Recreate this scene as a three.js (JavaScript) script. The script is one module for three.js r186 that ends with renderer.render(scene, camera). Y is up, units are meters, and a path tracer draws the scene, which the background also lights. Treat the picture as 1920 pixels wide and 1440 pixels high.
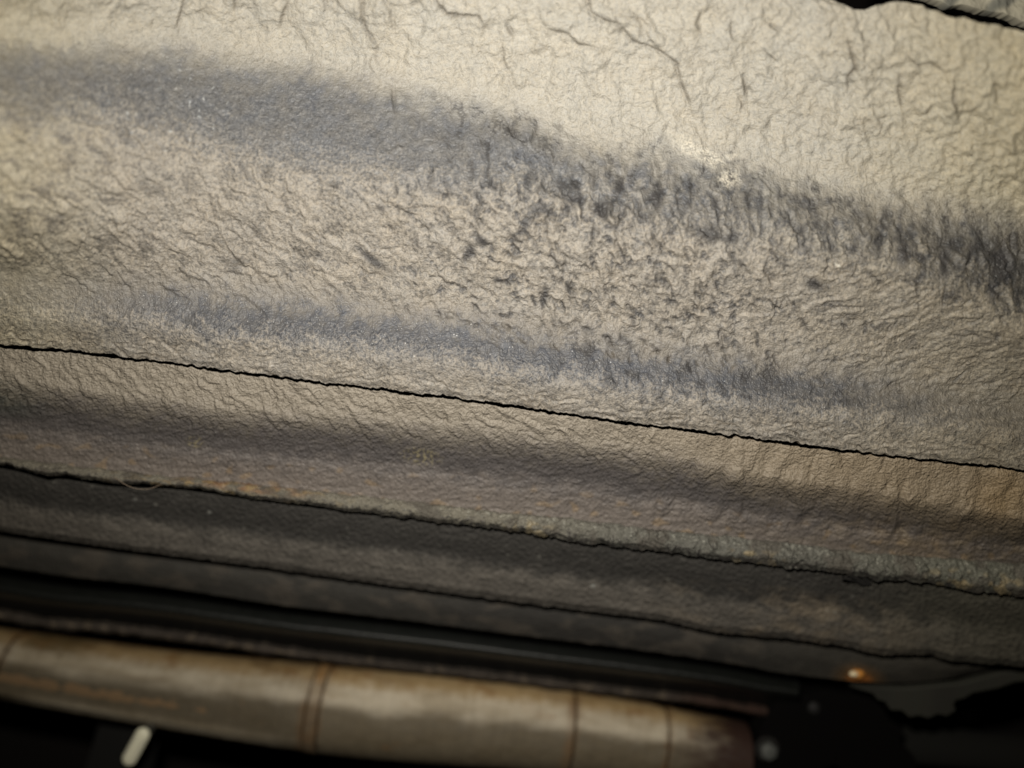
import * as THREE from 'three';
import { mergeGeometries, mergeVertices } from 'three/addons/utils/BufferGeometryUtils.js';

// ------------------------------------------------------------------ camera, light, exposure
const scene = new THREE.Scene();
scene.background = new THREE.Color(0, 0, 0);
const D = 0.424, K = 0.0003;                       // lens distance to the reference plane, metres per unit of drawing on it
const camera = new THREE.PerspectiveCamera(54, 4 / 3, 0.01, 20);
camera.position.set(0, 0, D);
camera.lookAt(0, 0, 0);
camera.focus = 0.425;
camera.userData.fStop = 1.75;
// the phone flash just above the lens: a cool core inside a wider, yellower cone, as white LEDs throw
for (const [r, g, b, power, angle] of [[1.0, 0.92, 0.76, 0.70, 1.46], [0.95, 0.97, 1.02, 0.335, 0.78]]) {
  const flash = new THREE.SpotLight(new THREE.Color().setRGB(r, g, b), power, 0, angle, 1, 2);
  flash.position.set(-0.024, 0.07, D + 0.004);
  flash.target.position.set(-0.012, 0.07, 0);
  flash.castShadow = true;
  flash.shadow.radius = 0.13;
  flash.shadow.mapSize.set(2048, 2048);
  flash.shadow.camera.near = 0.05;
  flash.shadow.bias = -0.0005;
  scene.add(flash, flash.target);
}

// ------------------------------------------------------------------ helpers
function rng(seed) { let s = seed >>> 0; return () => { s = (s + 0x6D2B79F5) >>> 0; let t = s; t = Math.imul(t ^ (t >>> 15), t | 1); t ^= t + Math.imul(t ^ (t >>> 7), t | 61); return ((t ^ (t >>> 14)) >>> 0) / 4294967296; }; }
const perm = new Uint8Array(512), gx = new Float32Array(256), gy = new Float32Array(256);
{
  const r = rng(77), p = [...Array(256).keys()];
  for (let i = 255; i > 0; i--) { const j = Math.floor(r() * (i + 1)); [p[i], p[j]] = [p[j], p[i]]; }
  for (let i = 0; i < 512; i++) perm[i] = p[i & 255];
  for (let i = 0; i < 256; i++) { const a = r() * Math.PI * 2; gx[i] = Math.cos(a); gy[i] = Math.sin(a); }
}
function noise(x, y) {                             // gradient noise, about -1..1
  const x0 = Math.floor(x), y0 = Math.floor(y), fx = x - x0, fy = y - y0;
  const u = fx * fx * fx * (fx * (fx * 6 - 15) + 10), v = fy * fy * fy * (fy * (fy * 6 - 15) + 10);
  const A = perm[x0 & 255], B = perm[(x0 + 1) & 255], Y0 = y0 & 255, Y1 = (y0 + 1) & 255;
  const a = perm[A + Y0], b = perm[B + Y0], c = perm[A + Y1], d = perm[B + Y1];
  const n0 = gx[a] * fx + gy[a] * fy, n1 = gx[b] * (fx - 1) + gy[b] * fy;
  const n2 = gx[c] * fx + gy[c] * (fy - 1), n3 = gx[d] * (fx - 1) + gy[d] * (fy - 1);
  return 1.5 * (n0 + u * (n1 - n0) + v * (n2 + u * (n3 - n2) - n0 - u * (n1 - n0)));
}
const fbm = (x, y, o = 4) => { let s = 0, a = 0.55; for (let i = 0; i < o; i++) { s += a * noise(x, y); x = x * 2.03 + 17.3; y = y * 2.03 - 9.1; a *= 0.52; } return s; };
const clamp = (x, a = 0, b = 1) => x < a ? a : x > b ? b : x;
const lerp = (a, b, t) => a + (b - a) * t;
const ss = (a, b, x) => { const t = clamp((x - a) / (b - a)); return t * t * (3 - 2 * t); };
const mix3 = (a, b, t) => [lerp(a[0], b[0], t), lerp(a[1], b[1], t), lerp(a[2], b[2], t)];
function curve(pts) {                              // smooth monotone-ish interpolation through [x, y] pairs, straight beyond the ends
  const n = pts.length, m = [];
  for (let i = 0; i < n; i++) {
    const a = pts[Math.max(0, i - 1)], b = pts[Math.min(n - 1, i + 1)];
    m.push((b[1] - a[1]) / (b[0] - a[0]));
  }
  return x => {
    if (x <= pts[0][0]) return pts[0][1] + (x - pts[0][0]) * m[0];
    if (x >= pts[n - 1][0]) return pts[n - 1][1] + (x - pts[n - 1][0]) * m[n - 1];
    let i = 0; while (x > pts[i + 1][0]) i++;
    const [x0, y0] = pts[i], [x1, y1] = pts[i + 1], h = x1 - x0, t = (x - x0) / h, t2 = t * t, t3 = t2 * t;
    return (2 * t3 - 3 * t2 + 1) * y0 + (t3 - 2 * t2 + t) * h * m[i] + (3 * t2 - 2 * t3) * y1 + (t3 - t2) * h * m[i + 1];
  };
}
const W = (px, py, z) => { const s = K * (D - z) / D; return [(px - 960) * s, (720 - py) * s, z]; };   // drawing units at depth z -> metres
const WV = (px, py, z) => new THREE.Vector3(...W(px, py, z));

const taken = {};
const numbered = n => { const k = taken[n] = (taken[n] ?? -1) + 1; return k ? `${n}_${String(k).padStart(3, '0')}` : n; };
function tag(o, label, category, group) { o.userData.label = label; o.userData.category = category; if (group) o.userData.group = group; return o; }
function thing(name, label, category, group) { const o = new THREE.Group(); o.name = numbered(name); scene.add(o); return tag(o, label, category, group); }
function part(name, geometry, material, parent = scene) {
  const m = new THREE.Mesh(geometry, material); m.name = parent === scene ? numbered(name) : name;
  m.castShadow = m.receiveShadow = true; parent.add(m); return m;
}
// textures --------------------------------------------------------------
const enc = Float32Array.from({ length: 4097 }, (_, i) => { const c = i / 4096; return 255 * (c <= 0.0031308 ? 12.92 * c : 1.055 * Math.pow(c, 1 / 2.4) - 0.055); });
const toS = c => enc[Math.round(clamp(c) * 4096)];
function dataTex(w, h, data, srgb) {
  const t = new THREE.DataTexture(data, w, h, THREE.RGBAFormat);
  t.magFilter = THREE.LinearFilter; t.minFilter = THREE.LinearFilter; t.wrapS = t.wrapT = THREE.ClampToEdgeWrapping;
  if (srgb) t.colorSpace = THREE.SRGBColorSpace; t.needsUpdate = true; return t;
}
// color(u, v) -> [r, g, b, bump 0..1, roughness]
function bake(w, h, f) {
  const c = new Uint8Array(w * h * 4), b = new Uint8Array(w * h * 4), r = new Uint8Array(w * h * 4);
  for (let j = 0, o = 0; j < h; j++) for (let i = 0; i < w; i++, o += 4) {
    const q = f((i + 0.5) / w, (j + 0.5) / h);
    c[o] = toS(q[0]); c[o + 1] = toS(q[1]); c[o + 2] = toS(q[2]); c[o + 3] = 255;
    b[o] = b[o + 1] = b[o + 2] = 255 * clamp(q[3]); b[o + 3] = 255;
    r[o] = r[o + 1] = r[o + 2] = 255 * clamp(q[4] ?? 0.9); r[o + 3] = 255;
  }
  return { map: dataTex(w, h, c, true), bumpMap: dataTex(w, h, b), roughnessMap: dataTex(w, h, r) };
}
const skin = (w, h, f, bump, more = {}) => new THREE.MeshStandardMaterial({ ...bake(w, h, f), bumpScale: bump, roughness: 1, metalness: 0, ...more });

// A sheet of metal: front(x, v) -> [py, z] laid along x, v = 0 top .. 1 bottom; relief(x, py, v) in drawing units along the normal;
// its two long edges are rolled back and closed by a back skin, so that it is a solid of real thickness.
const X0 = -160, X1 = 2080;
function sheet({ x0 = X0, x1 = X1, nu, nv, front, relief = () => 0, thick = 0.006, roll = 5 }) {
  const rows = [];
  for (let j = 0; j <= nv; j++) rows.push({ v: j / nv, back: 0 });
  const total = rows.length, nb = 5, pos = [], uv = [], idx = [];
  const P = (nu + 1) * total;
  const base = new Float32Array(P * 3);
  for (let j = 0, o = 0; j < total; j++) for (let i = 0; i <= nu; i++, o += 3) {
    const x = lerp(x0, x1, i / nu), [py, z] = front(x, rows[j].v), w = W(x, py, z);
    base[o] = w[0]; base[o + 1] = w[1]; base[o + 2] = w[2];
  }
  const at = (i, j) => 3 * (j * (nu + 1) + i);
  const a = new THREE.Vector3(), b = new THREE.Vector3(), n = new THREE.Vector3();
  const put = [];
  for (let j = 0; j < total; j++) for (let i = 0; i <= nu; i++) {
    const l = at(Math.max(0, i - 3), j), r = at(Math.min(nu, i + 3), j), t = at(i, Math.max(0, j - 2)), d = at(i, Math.min(nv, j + 2)), o = at(i, j);
    a.set(base[r] - base[l], base[r + 1] - base[l + 1], base[r + 2] - base[l + 2]);
    b.set(base[t] - base[d], base[t + 1] - base[d + 1], base[t + 2] - base[d + 2]);
    n.crossVectors(a, b).normalize();
    const x = lerp(x0, x1, i / nu), v = rows[j].v, [py] = front(x, v), h = relief(x, py, v) * K;
    pos.push(base[o] + n.x * h, base[o + 1] + n.y * h, base[o + 2] + n.z * h);
    uv.push(i / nu, v);
  }
  let R = total;
  const row = (src, f, v) => {                     // an extra row copied from front row src
    for (let i = 0; i <= nu; i++) { const o = 3 * (src * (nu + 1) + i); const q = f(pos[o], pos[o + 1], pos[o + 2]); pos.push(...q); uv.push(i / nu, v); }
    return R++;
  };
  const order = [...Array(total).keys()];
  for (let k = 1; k <= roll; k++) { const t = k / roll * Math.PI / 2, e = thick; order.push(row(nv, (x, y, z) => [x, y + e * 0.25 * (1 - Math.cos(t)), z - e * Math.sin(t)], 1)); }
  for (let k = nb - 1; k >= 1; k--) { const s = Math.round(nv * k / nb); order.push(row(s, (x, y, z) => [x, y, z - thick - 0.002], s / nv)); }
  for (let k = roll; k >= 1; k--) { const t = k / roll * Math.PI / 2, e = thick; order.push(row(0, (x, y, z) => [x, y - e * 0.25 * (1 - Math.cos(t)), z - e * Math.sin(t)], 0)); }
  order.push(0);
  const N = nu + 1;
  for (let k = 0; k + 1 < order.length; k++) for (let i = 0; i < nu; i++) {
    const p = order[k] * N + i, q = order[k + 1] * N + i;
    idx.push(p, q, p + 1, p + 1, q, q + 1);
  }
  for (const s of [0, nu]) for (let k = 1; k + 2 < order.length; k++) { const p = order[0] * N + s, q = order[k] * N + s, r = order[k + 1] * N + s; s ? idx.push(p, q, r) : idx.push(p, r, q); }
  const g = new THREE.BufferGeometry();
  g.setAttribute('position', new THREE.Float32BufferAttribute(pos, 3));
  g.setAttribute('uv', new THREE.Float32BufferAttribute(uv, 2));
  g.setIndex(idx); g.computeVertexNormals();
  return g;
}
// Creases: broken lines pressed into a raster of relief and of darker colour, shared by mesh and texture
class Creases {
  constructor(y0, y1) { this.y0 = y0; this.w = X1 - X0; this.h = y1 - y0; this.H = new Float32Array(this.w * this.h); this.G = new Float32Array(this.w * this.h); }
  line(p, { rise = 4, width = 3, lam = 22, side = 1, darkness = 0.5, taper = true }) {
    const m = Math.max(lam * 2.2, width * 3);
    let a = 1e9, b = -1e9, c = 1e9, d = -1e9, L = 0; const cum = [0];
    p.forEach(([x, y], i) => { a = Math.min(a, x); b = Math.max(b, x); c = Math.min(c, y); d = Math.max(d, y); if (i) cum.push(L += Math.hypot(x - p[i - 1][0], y - p[i - 1][1])); });
    for (let y = Math.max(this.y0, Math.floor(c - m)); y < Math.min(this.y0 + this.h, d + m); y++)
      for (let x = Math.max(X0, Math.floor(a - m)); x < Math.min(X1, b + m); x++) {
        let best = 1e9, sg = 1, tt = 0;
        for (let i = 0; i + 1 < p.length; i++) {
          const ax = p[i][0], ay = p[i][1], ex = p[i + 1][0] - ax, ey = p[i + 1][1] - ay, l2 = ex * ex + ey * ey;
          const t = clamp(((x - ax) * ex + (y - ay) * ey) / l2), dx = x - ax - ex * t, dy = y - ay - ey * t, q = dx * dx + dy * dy;
          if (q < best) { best = q; sg = ex * dy - ey * dx > 0 ? 1 : -1; tt = (cum[i] + Math.sqrt(l2) * t) / L; }
        }
        best = Math.sqrt(best); if (best > m) continue;
        const e = taper ? Math.pow(Math.sin(Math.PI * clamp(tt, 0.02, 0.98)), 0.7) : 1, s = best * sg * side, k = (Math.floor(y) - this.y0) * this.w + Math.floor(x) - X0;
        const notch = Math.exp(-s * s / (width * width));
        this.H[k] += e * (rise * (s > 0 ? Math.exp(-s / lam) * ss(0, 4, s) : 0) * ss(m, m * 0.4, best) - rise * 0.6 * notch);
        this.G[k] = Math.max(this.G[k], e * darkness * notch);
      }
  }
  walk(r, x, y, ang, len, o) {
    const p = [[x, y]], st = o.step ?? 11; let a = ang;
    for (let l = 0; l < len; l += st) { a = lerp(a, ang, 0.45) + (r() - 0.5) * (o.wild ?? 1.5); x += Math.cos(a) * st; y += Math.sin(a) * st; p.push([x, y]); }
    this.line(p, o);
  }
  get(A, x, y) {
    x = clamp(x - X0, 0, this.w - 1.01); y = clamp(y - this.y0, 0, this.h - 1.01);
    const i = x | 0, j = y | 0, u = x - i, v = y - j, k = j * this.w + i;
    return (A[k] * (1 - u) + A[k + 1] * u) * (1 - v) + (A[k + this.w] * (1 - u) + A[k + this.w + 1] * u) * v;
  }
}

// ------------------------------------------------------------------ lines of the place
const seam = curve([[-160, 628], [0, 644], [60, 651], [110, 653], [200, 664], [300, 677], [400, 690], [550, 709], [700, 727], [850, 745], [960, 759], [1100, 780], [1250, 800], [1400, 819], [1550, 838], [1700, 857], [1800, 867], [1920, 880], [2080, 900]]);
const seamJag = x => 2.4 * noise(x / 33, 3.3) + 2.3 * noise(x / 14, 8.1) + 1.6 * noise(x / 6.5, 5.5);
const seamGap = x => clamp(4.2 + 2.2 * noise(x / 120, 40.2) + 1.8 * noise(x / 30, 11.7), 1.8, 9) + 1.6 * ss(500, 60, x);
const panelTop = curve([[-160, -150], [600, -130], [1200, -75], [1480, -28], [1545, -8], [1570, 2], [1588, 10], [1602, 16], [1618, 18], [1630, 15], [1645, 10], [1673, 4], [1697, 3.5], [1727, 9], [1745, 19], [1760, 21], [1776, 31], [1789, 35], [1806, 33], [1835, 42], [1872, 48], [1905, 55], [1920, 60], [2080, 92]]);
const beadTop = curve([[-160, 838], [0, 857], [100, 869], [200, 881], [400, 901], [600, 922], [800, 944], [950, 963], [1040, 969], [1160, 985], [1300, 1000], [1450, 1016], [1600, 1034], [1750, 1046], [1920, 1058], [2080, 1074]]);
const beadBot = curve([[-160, 850], [0, 871], [45, 881], [85, 893], [110, 891], [200, 905], [330, 913], [500, 938], [700, 964], [950, 994], [1110, 1019], [1250, 1035], [1310, 1043], [1400, 1055], [1530, 1068], [1600, 1077], [1640, 1087], [1700, 1090], [1760, 1096], [1830, 1110], [1920, 1119], [2080, 1138]]);
const stepBot = curve([[-160, 972], [0, 996], [100, 1011], [250, 1032], [480, 1062], [700, 1093], [960, 1128], [1120, 1148], [1245, 1164], [1328, 1183], [1400, 1191], [1495, 1200], [1578, 1212], [1662, 1227], [1745, 1229], [1787, 1239], [1890, 1248], [2080, 1262]]);
const ledgeBot = curve([[-160, 1040], [0, 1062], [120, 1080], [300, 1100], [500, 1131], [560, 1139], [760, 1163], [960, 1189], [1120, 1209], [1200, 1219], [1370, 1244], [1453, 1260], [1537, 1271], [1662, 1281], [1745, 1277], [1807, 1267], [1870, 1255], [1920, 1252], [2080, 1250]]);
const crustMid = curve([[-160, 1134], [0, 1154], [77, 1168], [200, 1178], [333, 1194], [500, 1218], [617, 1234], [727, 1247], [893, 1265], [1027, 1281], [1193, 1301], [1295, 1312], [1353, 1321], [1412, 1332], [1470, 1338]]);
const b1u = curve([[-160, 66], [0, 78], [300, 96], [600, 138], [800, 188], [960, 214], [1100, 268], [1300, 296], [1500, 344], [1700, 384], [1920, 424], [2080, 452]]);
const b1l = curve([[-160, 210], [0, 216], [300, 244], [500, 298], [700, 330], [960, 358], [1200, 408], [1500, 446], [1700, 496], [1920, 590], [2080, 640]]);
const b2u = curve([[-160, 500], [0, 520], [200, 536], [400, 556], [600, 577], [800, 601], [1000, 628], [1200, 662], [1400, 684], [1600, 716], [1920, 768], [2080, 790]]);
const b2l = curve([[-160, 568], [0, 586], [300, 612], [600, 642], [800, 668], [1000, 702], [1200, 730], [1500, 766], [1700, 784], [1920, 806], [2080, 822]]);

// ------------------------------------------------------------------ creases of the two big panels
const CA = new Creases(-170, 920), CB = new Creases(600, 1100);
{
  const r = rng(5), big = { rise: 5, width: 5.4, lam: 24, darkness: 0.36 };
  const L = (pts, o = {}) => CA.line(pts, { ...big, ...o });
  L([[1096, -40], [1102, 0], [1107, 23], [1137, 40], [1157, 43], [1187, 77], [1227, 90], [1267, 117], [1275, 153], [1290, 190]], { taper: false, side: -1, rise: 6.5, darkness: 0.42 });
  L([[800, -40], [817, 0], [837, 27], [897, 30], [905, 45], [917, 62]], { side: -1, darkness: 0.65 });
  L([[712, -30], [722, 2], [733, 20], [737, 45], [740, 66]]); L([[676, -40], [678, 0], [682, 50], [708, 87], [703, 100], [713, 128]], { darkness: 0.65 });
  L([[940, 77], [945, 117], [962, 147]], { side: -1 }); L([[1017, 53], [1063, 63], [1083, 83], [1133, 93]], { side: -1 });
  L([[946, 40], [955, 55], [968, 72]], { darkness: 0.6 }); L([[1155, 20], [1165, 32], [1200, 35], [1222, 55]], { side: -1 });
  L([[1212, 55], [1216, 75], [1240, 92]], { side: -1 }); L([[1370, 28], [1372, 70], [1390, 82]]); L([[1435, 35], [1448, 48], [1466, 62]], { darkness: 0.5 });
  L([[1394, 140], [1396, 160], [1401, 180]], { darkness: 0.75 }); L([[1384, 175], [1392, 195], [1390, 206]], {});
  L([[1587, 62], [1597, 100], [1605, 128], [1590, 143], [1592, 182]], { darkness: 0.75 }); L([[1690, 132], [1686, 172], [1694, 210]], { darkness: 0.6 });
  L([[1695, 92], [1702, 110], [1722, 124], [1745, 118], [1770, 136]], { darkness: 0.5, side: -1 }); L([[1783, 148], [1790, 156], [1788, 190], [1802, 222]], { darkness: 0.65 });
  L([[1430, 92], [1440, 104], [1458, 116]], { side: -1 }); L([[1318, 18], [1306, 44], [1320, 66]], {}); L([[1640, 210], [1655, 236], [1650, 250]], { darkness: 0.3 });
  L([[1590, 226], [1630, 228], [1662, 236]], { rise: 2.5, darkness: 0.35 }); L([[1742, 200], [1740, 216]], {}); L([[1862, 140], [1870, 170], [1866, 200]], {});
  L([[540, 2], [530, 30], [526, 52]], { darkness: 0.55 }); L([[442, -10], [441, 24]], { darkness: 0.5 }); L([[352, -20], [338, 30], [330, 60]], { darkness: 0.5 }); L([[605, -20], [612, 18], [604, 30]], {});
  L([[735, 160], [738, 190], [742, 218]], { darkness: 0.55 }); L([[955, 243], [962, 253], [974, 262], [998, 262], [1008, 238], [1004, 226]], { rise: 4, darkness: 0.7, side: -1, lam: 16 });
  L([[956, 242], [960, 250], [967, 257]], { rise: 7, width: 6, darkness: 1, taper: false }); L([[748, 268], [756, 276]], { rise: 4, width: 4, darkness: 0.8 });
  L([[1481, 402], [1483, 420], [1491, 432], [1502, 440]], { rise: 8, width: 6, darkness: 1 }); L([[1440, 384], [1443, 398], [1449, 412]], { rise: 6, width: 5, darkness: 0.85 });
  for (let k = 0; k < 56; k++) {                   // upright wrinkles over the upper field, more to the right
    const x = lerp(-100, 2040, Math.pow(r(), 0.72)), top = panelTop(x), y = lerp(Math.max(top, -60), b1u(x) - 60, Math.pow(r(), 1.5));
    CA.walk(r, x, y, Math.PI / 2 + (r() - 0.6) * 0.6, 18 + r() * 52, { rise: 1 + r() * 3, width: 5 + r() * 6, lam: 14 + r() * 20, darkness: 0.02 + r() * 0.15, side: r() < 0.7 ? 1 : -1, wild: 1.2 });
  }
  for (let k = 0; k < 150; k++) {                  // slanting streaks between the bands, left half
    const x = lerp(-100, 1150, r()), y = lerp(b1l(x) - 10, b2u(x) - 10, r());
    CA.walk(r, x, y, 0.66 + (r() - 0.5) * 0.5, 20 + r() * 70, { rise: 1 + r() * 2.8, width: 2.5 + r() * 2.5, lam: 9 + r() * 9, darkness: r() * 0.26, side: -1, wild: 1.1 });
  }
  for (let k = 0; k < 330; k++) {                  // small knocked-out pits, densest from the middle to the right
    const x = lerp(480, 1850, (r() + r() + r()) / 3 * 0.9 + 0.05), f = Math.pow(r(), 1.35), y = lerp(b1l(x) - 26, b2u(x) + 14, f), a = lerp(1.35, x < 1000 ? 0.72 : 1.1, Math.min(1, f * 2.5));
    CA.walk(r, x, y, a + (r() - 0.5) * 0.7, 3 + r() * r() * 22, { rise: 2 + r() * 3, width: 2.2 + r() * 3.6, lam: 6, darkness: 0.35 + r() * 0.65, side: r() < 0.5 ? 1 : -1, wild: 1, step: 5, taper: false });
  }
  for (let k = 0; k < 60; k++) {                   // short upright ridges under the dark band, right half
    const x = lerp(1000, 2040, r()), y = lerp(b1u(x) + 10, b1l(x) + 50, r());
    CA.walk(r, x, y, 1.35 + (r() - 0.5) * 0.7, 14 + r() * 34, { rise: 2 + r() * 4, width: 3 + r() * 3, lam: 8 + r() * 8, darkness: 0.25 + r() * 0.5, side: r() < 0.5 ? 1 : -1, wild: 1.3 });
  }
  for (let k = 0; k < 135; k++) {                  // fine ripples climbing to the right on the far right
    const x = lerp(1380, 2060, Math.pow(r(), 0.8)), y = lerp(b1l(x) + 30, b2u(x) + 20, r());
    CA.walk(r, x, y, -0.26 + (r() - 0.5) * 0.6, 25 + r() * 80, { rise: 0.9 + r() * 2.2, width: 1.9 + r() * 1.2, lam: 6 + r() * 8, darkness: 0.08 + r() * 0.36, side: r() < 0.75 ? 1 : -1, wild: 0.9 });
  }
  L([[1774, 717], [1790, 713], [1805, 700], [1818, 690]], { rise: 3, width: 2.2, darkness: 0.8, lam: 8 }); L([[1880, 586], [1878, 600], [1895, 612]], { rise: 4, width: 4, darkness: 0.7 });
  L([[1865, 540], [1873, 552], [1870, 566]], { rise: 4, width: 4, darkness: 0.9 }); L([[1330, 512], [1345, 535], [1350, 555]], { rise: 3, width: 2.2, darkness: 0.5 });
  for (let k = 0; k < 190; k++) {                  // flaky hair cracks along the hem
    const x = lerp(-120, 2060, r()), y = seam(x) - 4 - Math.pow(r(), 1.6) * 40;
    CA.walk(r, x, y, 0.1 + (r() - 0.35) * 0.5, 22 + r() * 75, { rise: 0.9 + r() * 2.2, width: 1.5 + r() * 0.9, lam: 6 + r() * 6, darkness: 0.3 + r() * 0.65, side: 1, wild: 0.9, step: 9 });
  }
  for (let k = 0; k < 230; k++) {                  // scale-like ripples of the second panel
    const x = lerp(-120, 1250, Math.pow(r(), 1.15)), y = seam(x) + 12 + r() * lerp(100, 60, clamp(x / 1200));
    CB.walk(r, x, y, 0.78 + (r() - 0.5) * 0.5, 16 + r() * 34, { rise: 1.2 + r() * 2.2, width: 3 + r() * 2.4, lam: 9 + r() * 9, darkness: 0.02 + r() * 0.2, side: -1, wild: 1.2, step: 8 });
  }
  for (let k = 0; k < 46; k++) {
    const x = lerp(1180, 2060, r()), y = seam(x) + 12 + r() * 130;
    CB.walk(r, x, y, 1.7 + (r() - 0.5) * 0.6, 18 + r() * 40, { rise: 1.5 + r() * 2.4, width: 4 + r() * 4, lam: 14 + r() * 12, darkness: r() * 0.12, side: r() < 0.6 ? 1 : -1, wild: 1.0, step: 9 });
  }
}

// ------------------------------------------------------------------ upper panel: pressed sheet with two shallow valleys
const bow = (x, y) => 0.062 * Math.pow(ss(640, -240, x), 1.25) + 0.03 * Math.pow(ss(1350, 2150, x), 1.2) * ss(620, 250, y);   // curl added at the ends so that they catch more light
function zUpper(x, y) { return zProfile(x, y) + bow(x, y) * ss(10, 260, seam(x) - y); }
function zProfile(x, y) {
  const ks = [panelTop(x), b1u(x) - 14, b1l(x) + 14, b2u(x) - 6, b2l(x) + 6, seam(x)], zs = [0.044, 0.012, 0.026, 0.0, 0.0062, -0.001];
  if (y <= ks[0]) return zs[0];
  for (let i = 0; i < 5; i++) if (y <= ks[i + 1]) { const t = (y - ks[i]) / (ks[i + 1] - ks[i]); return lerp(zs[i], zs[i + 1], lerp(t, t * t * (3 - 2 * t), 0.75)); }
  return zs[5];
}
const topW = (x, y) => ss(10, -60, y - b1u(x));
const midW = (x, y) => ss(-30, 30, y - b1l(x)) * ss(10, -50, y - b2u(x));
// the lay of the caked dust: slanting on the left, lumpy in the middle, upright in the band, rippled on the far right
const turned = (x, y, a, l, w) => { const c = Math.cos(a), s = Math.sin(a); return noise((x * c + y * s) / l, (-x * s + y * c) / w); };
function lay(x, y) {
  const wx = x + 13 * noise(x / 47, y / 47) + 6 * noise(x / 19, y / 19), wy = y + 13 * noise(x / 43 + 9, y / 43) + 6 * noise(x / 21 + 5, y / 21);
  const b = ss(40, -10, y - b1l(x)) * ss(650, 1000, x), r = ss(1300, 1620, x) * (1 - b), l = ss(980, 480, x) * (1 - b) * (1 - r), m = Math.max(0, 1 - b - r - l);
  let n = 0;
  if (l > 0.01) n += l * turned(wx, wy, 0.66, 52, 17);
  if (m > 0.01) n += m * turned(wx, wy, 0.75, 29, 19);
  if (r > 0.01) n += r * turned(wx, wy, -0.25, 66, 14);
  if (b > 0.01) n += b * turned(wx, wy, 1.35, 46, 17);
  return n;
}
function pits(x, y) {                              // knocked-out specks: 0..1
  const w = ss(380, 900, x + 0.5 * (y - 400)) * ss(-60, 10, y - b1l(x)) * ss(30, -60, y - b2u(x)) * ss(2000, 1300, x);
  const clump = noise(x / 34 + 0.6 * noise(x / 50, y / 50), y / 24 + 31) + 0.45 * noise(x / 130, y / 90 + 3) + 0.35 * ss(100, -10, y - b1l(x));
  const grit = 0.5 * noise(x / 9, y / 8 + 5) + 0.42 * noise(x / 4.6, y / 4.6 + 9) - 0.75 * lay(x, y);
  return w * ss(0.22, 1.0, 0.75 * clump + 0.85 * grit);
}
function reliefA(x, y) {
  const t = topW(x, y), m = midW(x, y), right = ss(1250, 1700, x), n = lay(x, y);
  const wx = x + 18 * noise(x / 60, y / 60) + 7 * noise(x / 22, y / 22), wy = y + 18 * noise(x / 55 + 9, y / 55) + 7 * noise(x / 24 + 3, y / 24);
  let h = CA.get(CA.H, x, y);
  const broken = ss(-0.25, 0.5, noise(x / 150 + 3, y / 120) + 0.5 * right - 0.1);
  h += t * (4 * broken * Math.pow(Math.abs(noise((wx - 0.25 * wy) / 46, wy / 120 + 2)), 0.8) + 6 * noise(wx / 52, wy / 66) + 3.6 * noise(wx / 27 + 8, wy / 31) + (2.2 + 1.2 * right) * noise(x / 14, y / 15));
  h += (1 - t) * (2.4 * noise(wx / 44, wy / 44 + 7) + (0.25 + 0.75 * Math.max(m, ss(700, 1000, x) * ss(0, 60, y - b1u(x)) * ss(40, -30, y - b2u(x)))) * (3.3 * n + 4.6 * Math.pow(Math.abs(n), 0.75)) * (1 - 0.5 * right * m) * 0.9);
  h += 0.8 * noise(x / 7.5, y / 7.5) + 1.25 * noise(x / 14 + 4, y / 14);
  h -= 2.6 * pits(x, y);
  return h * ss(0, 9, seam(x) - y + 6);
}
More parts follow.
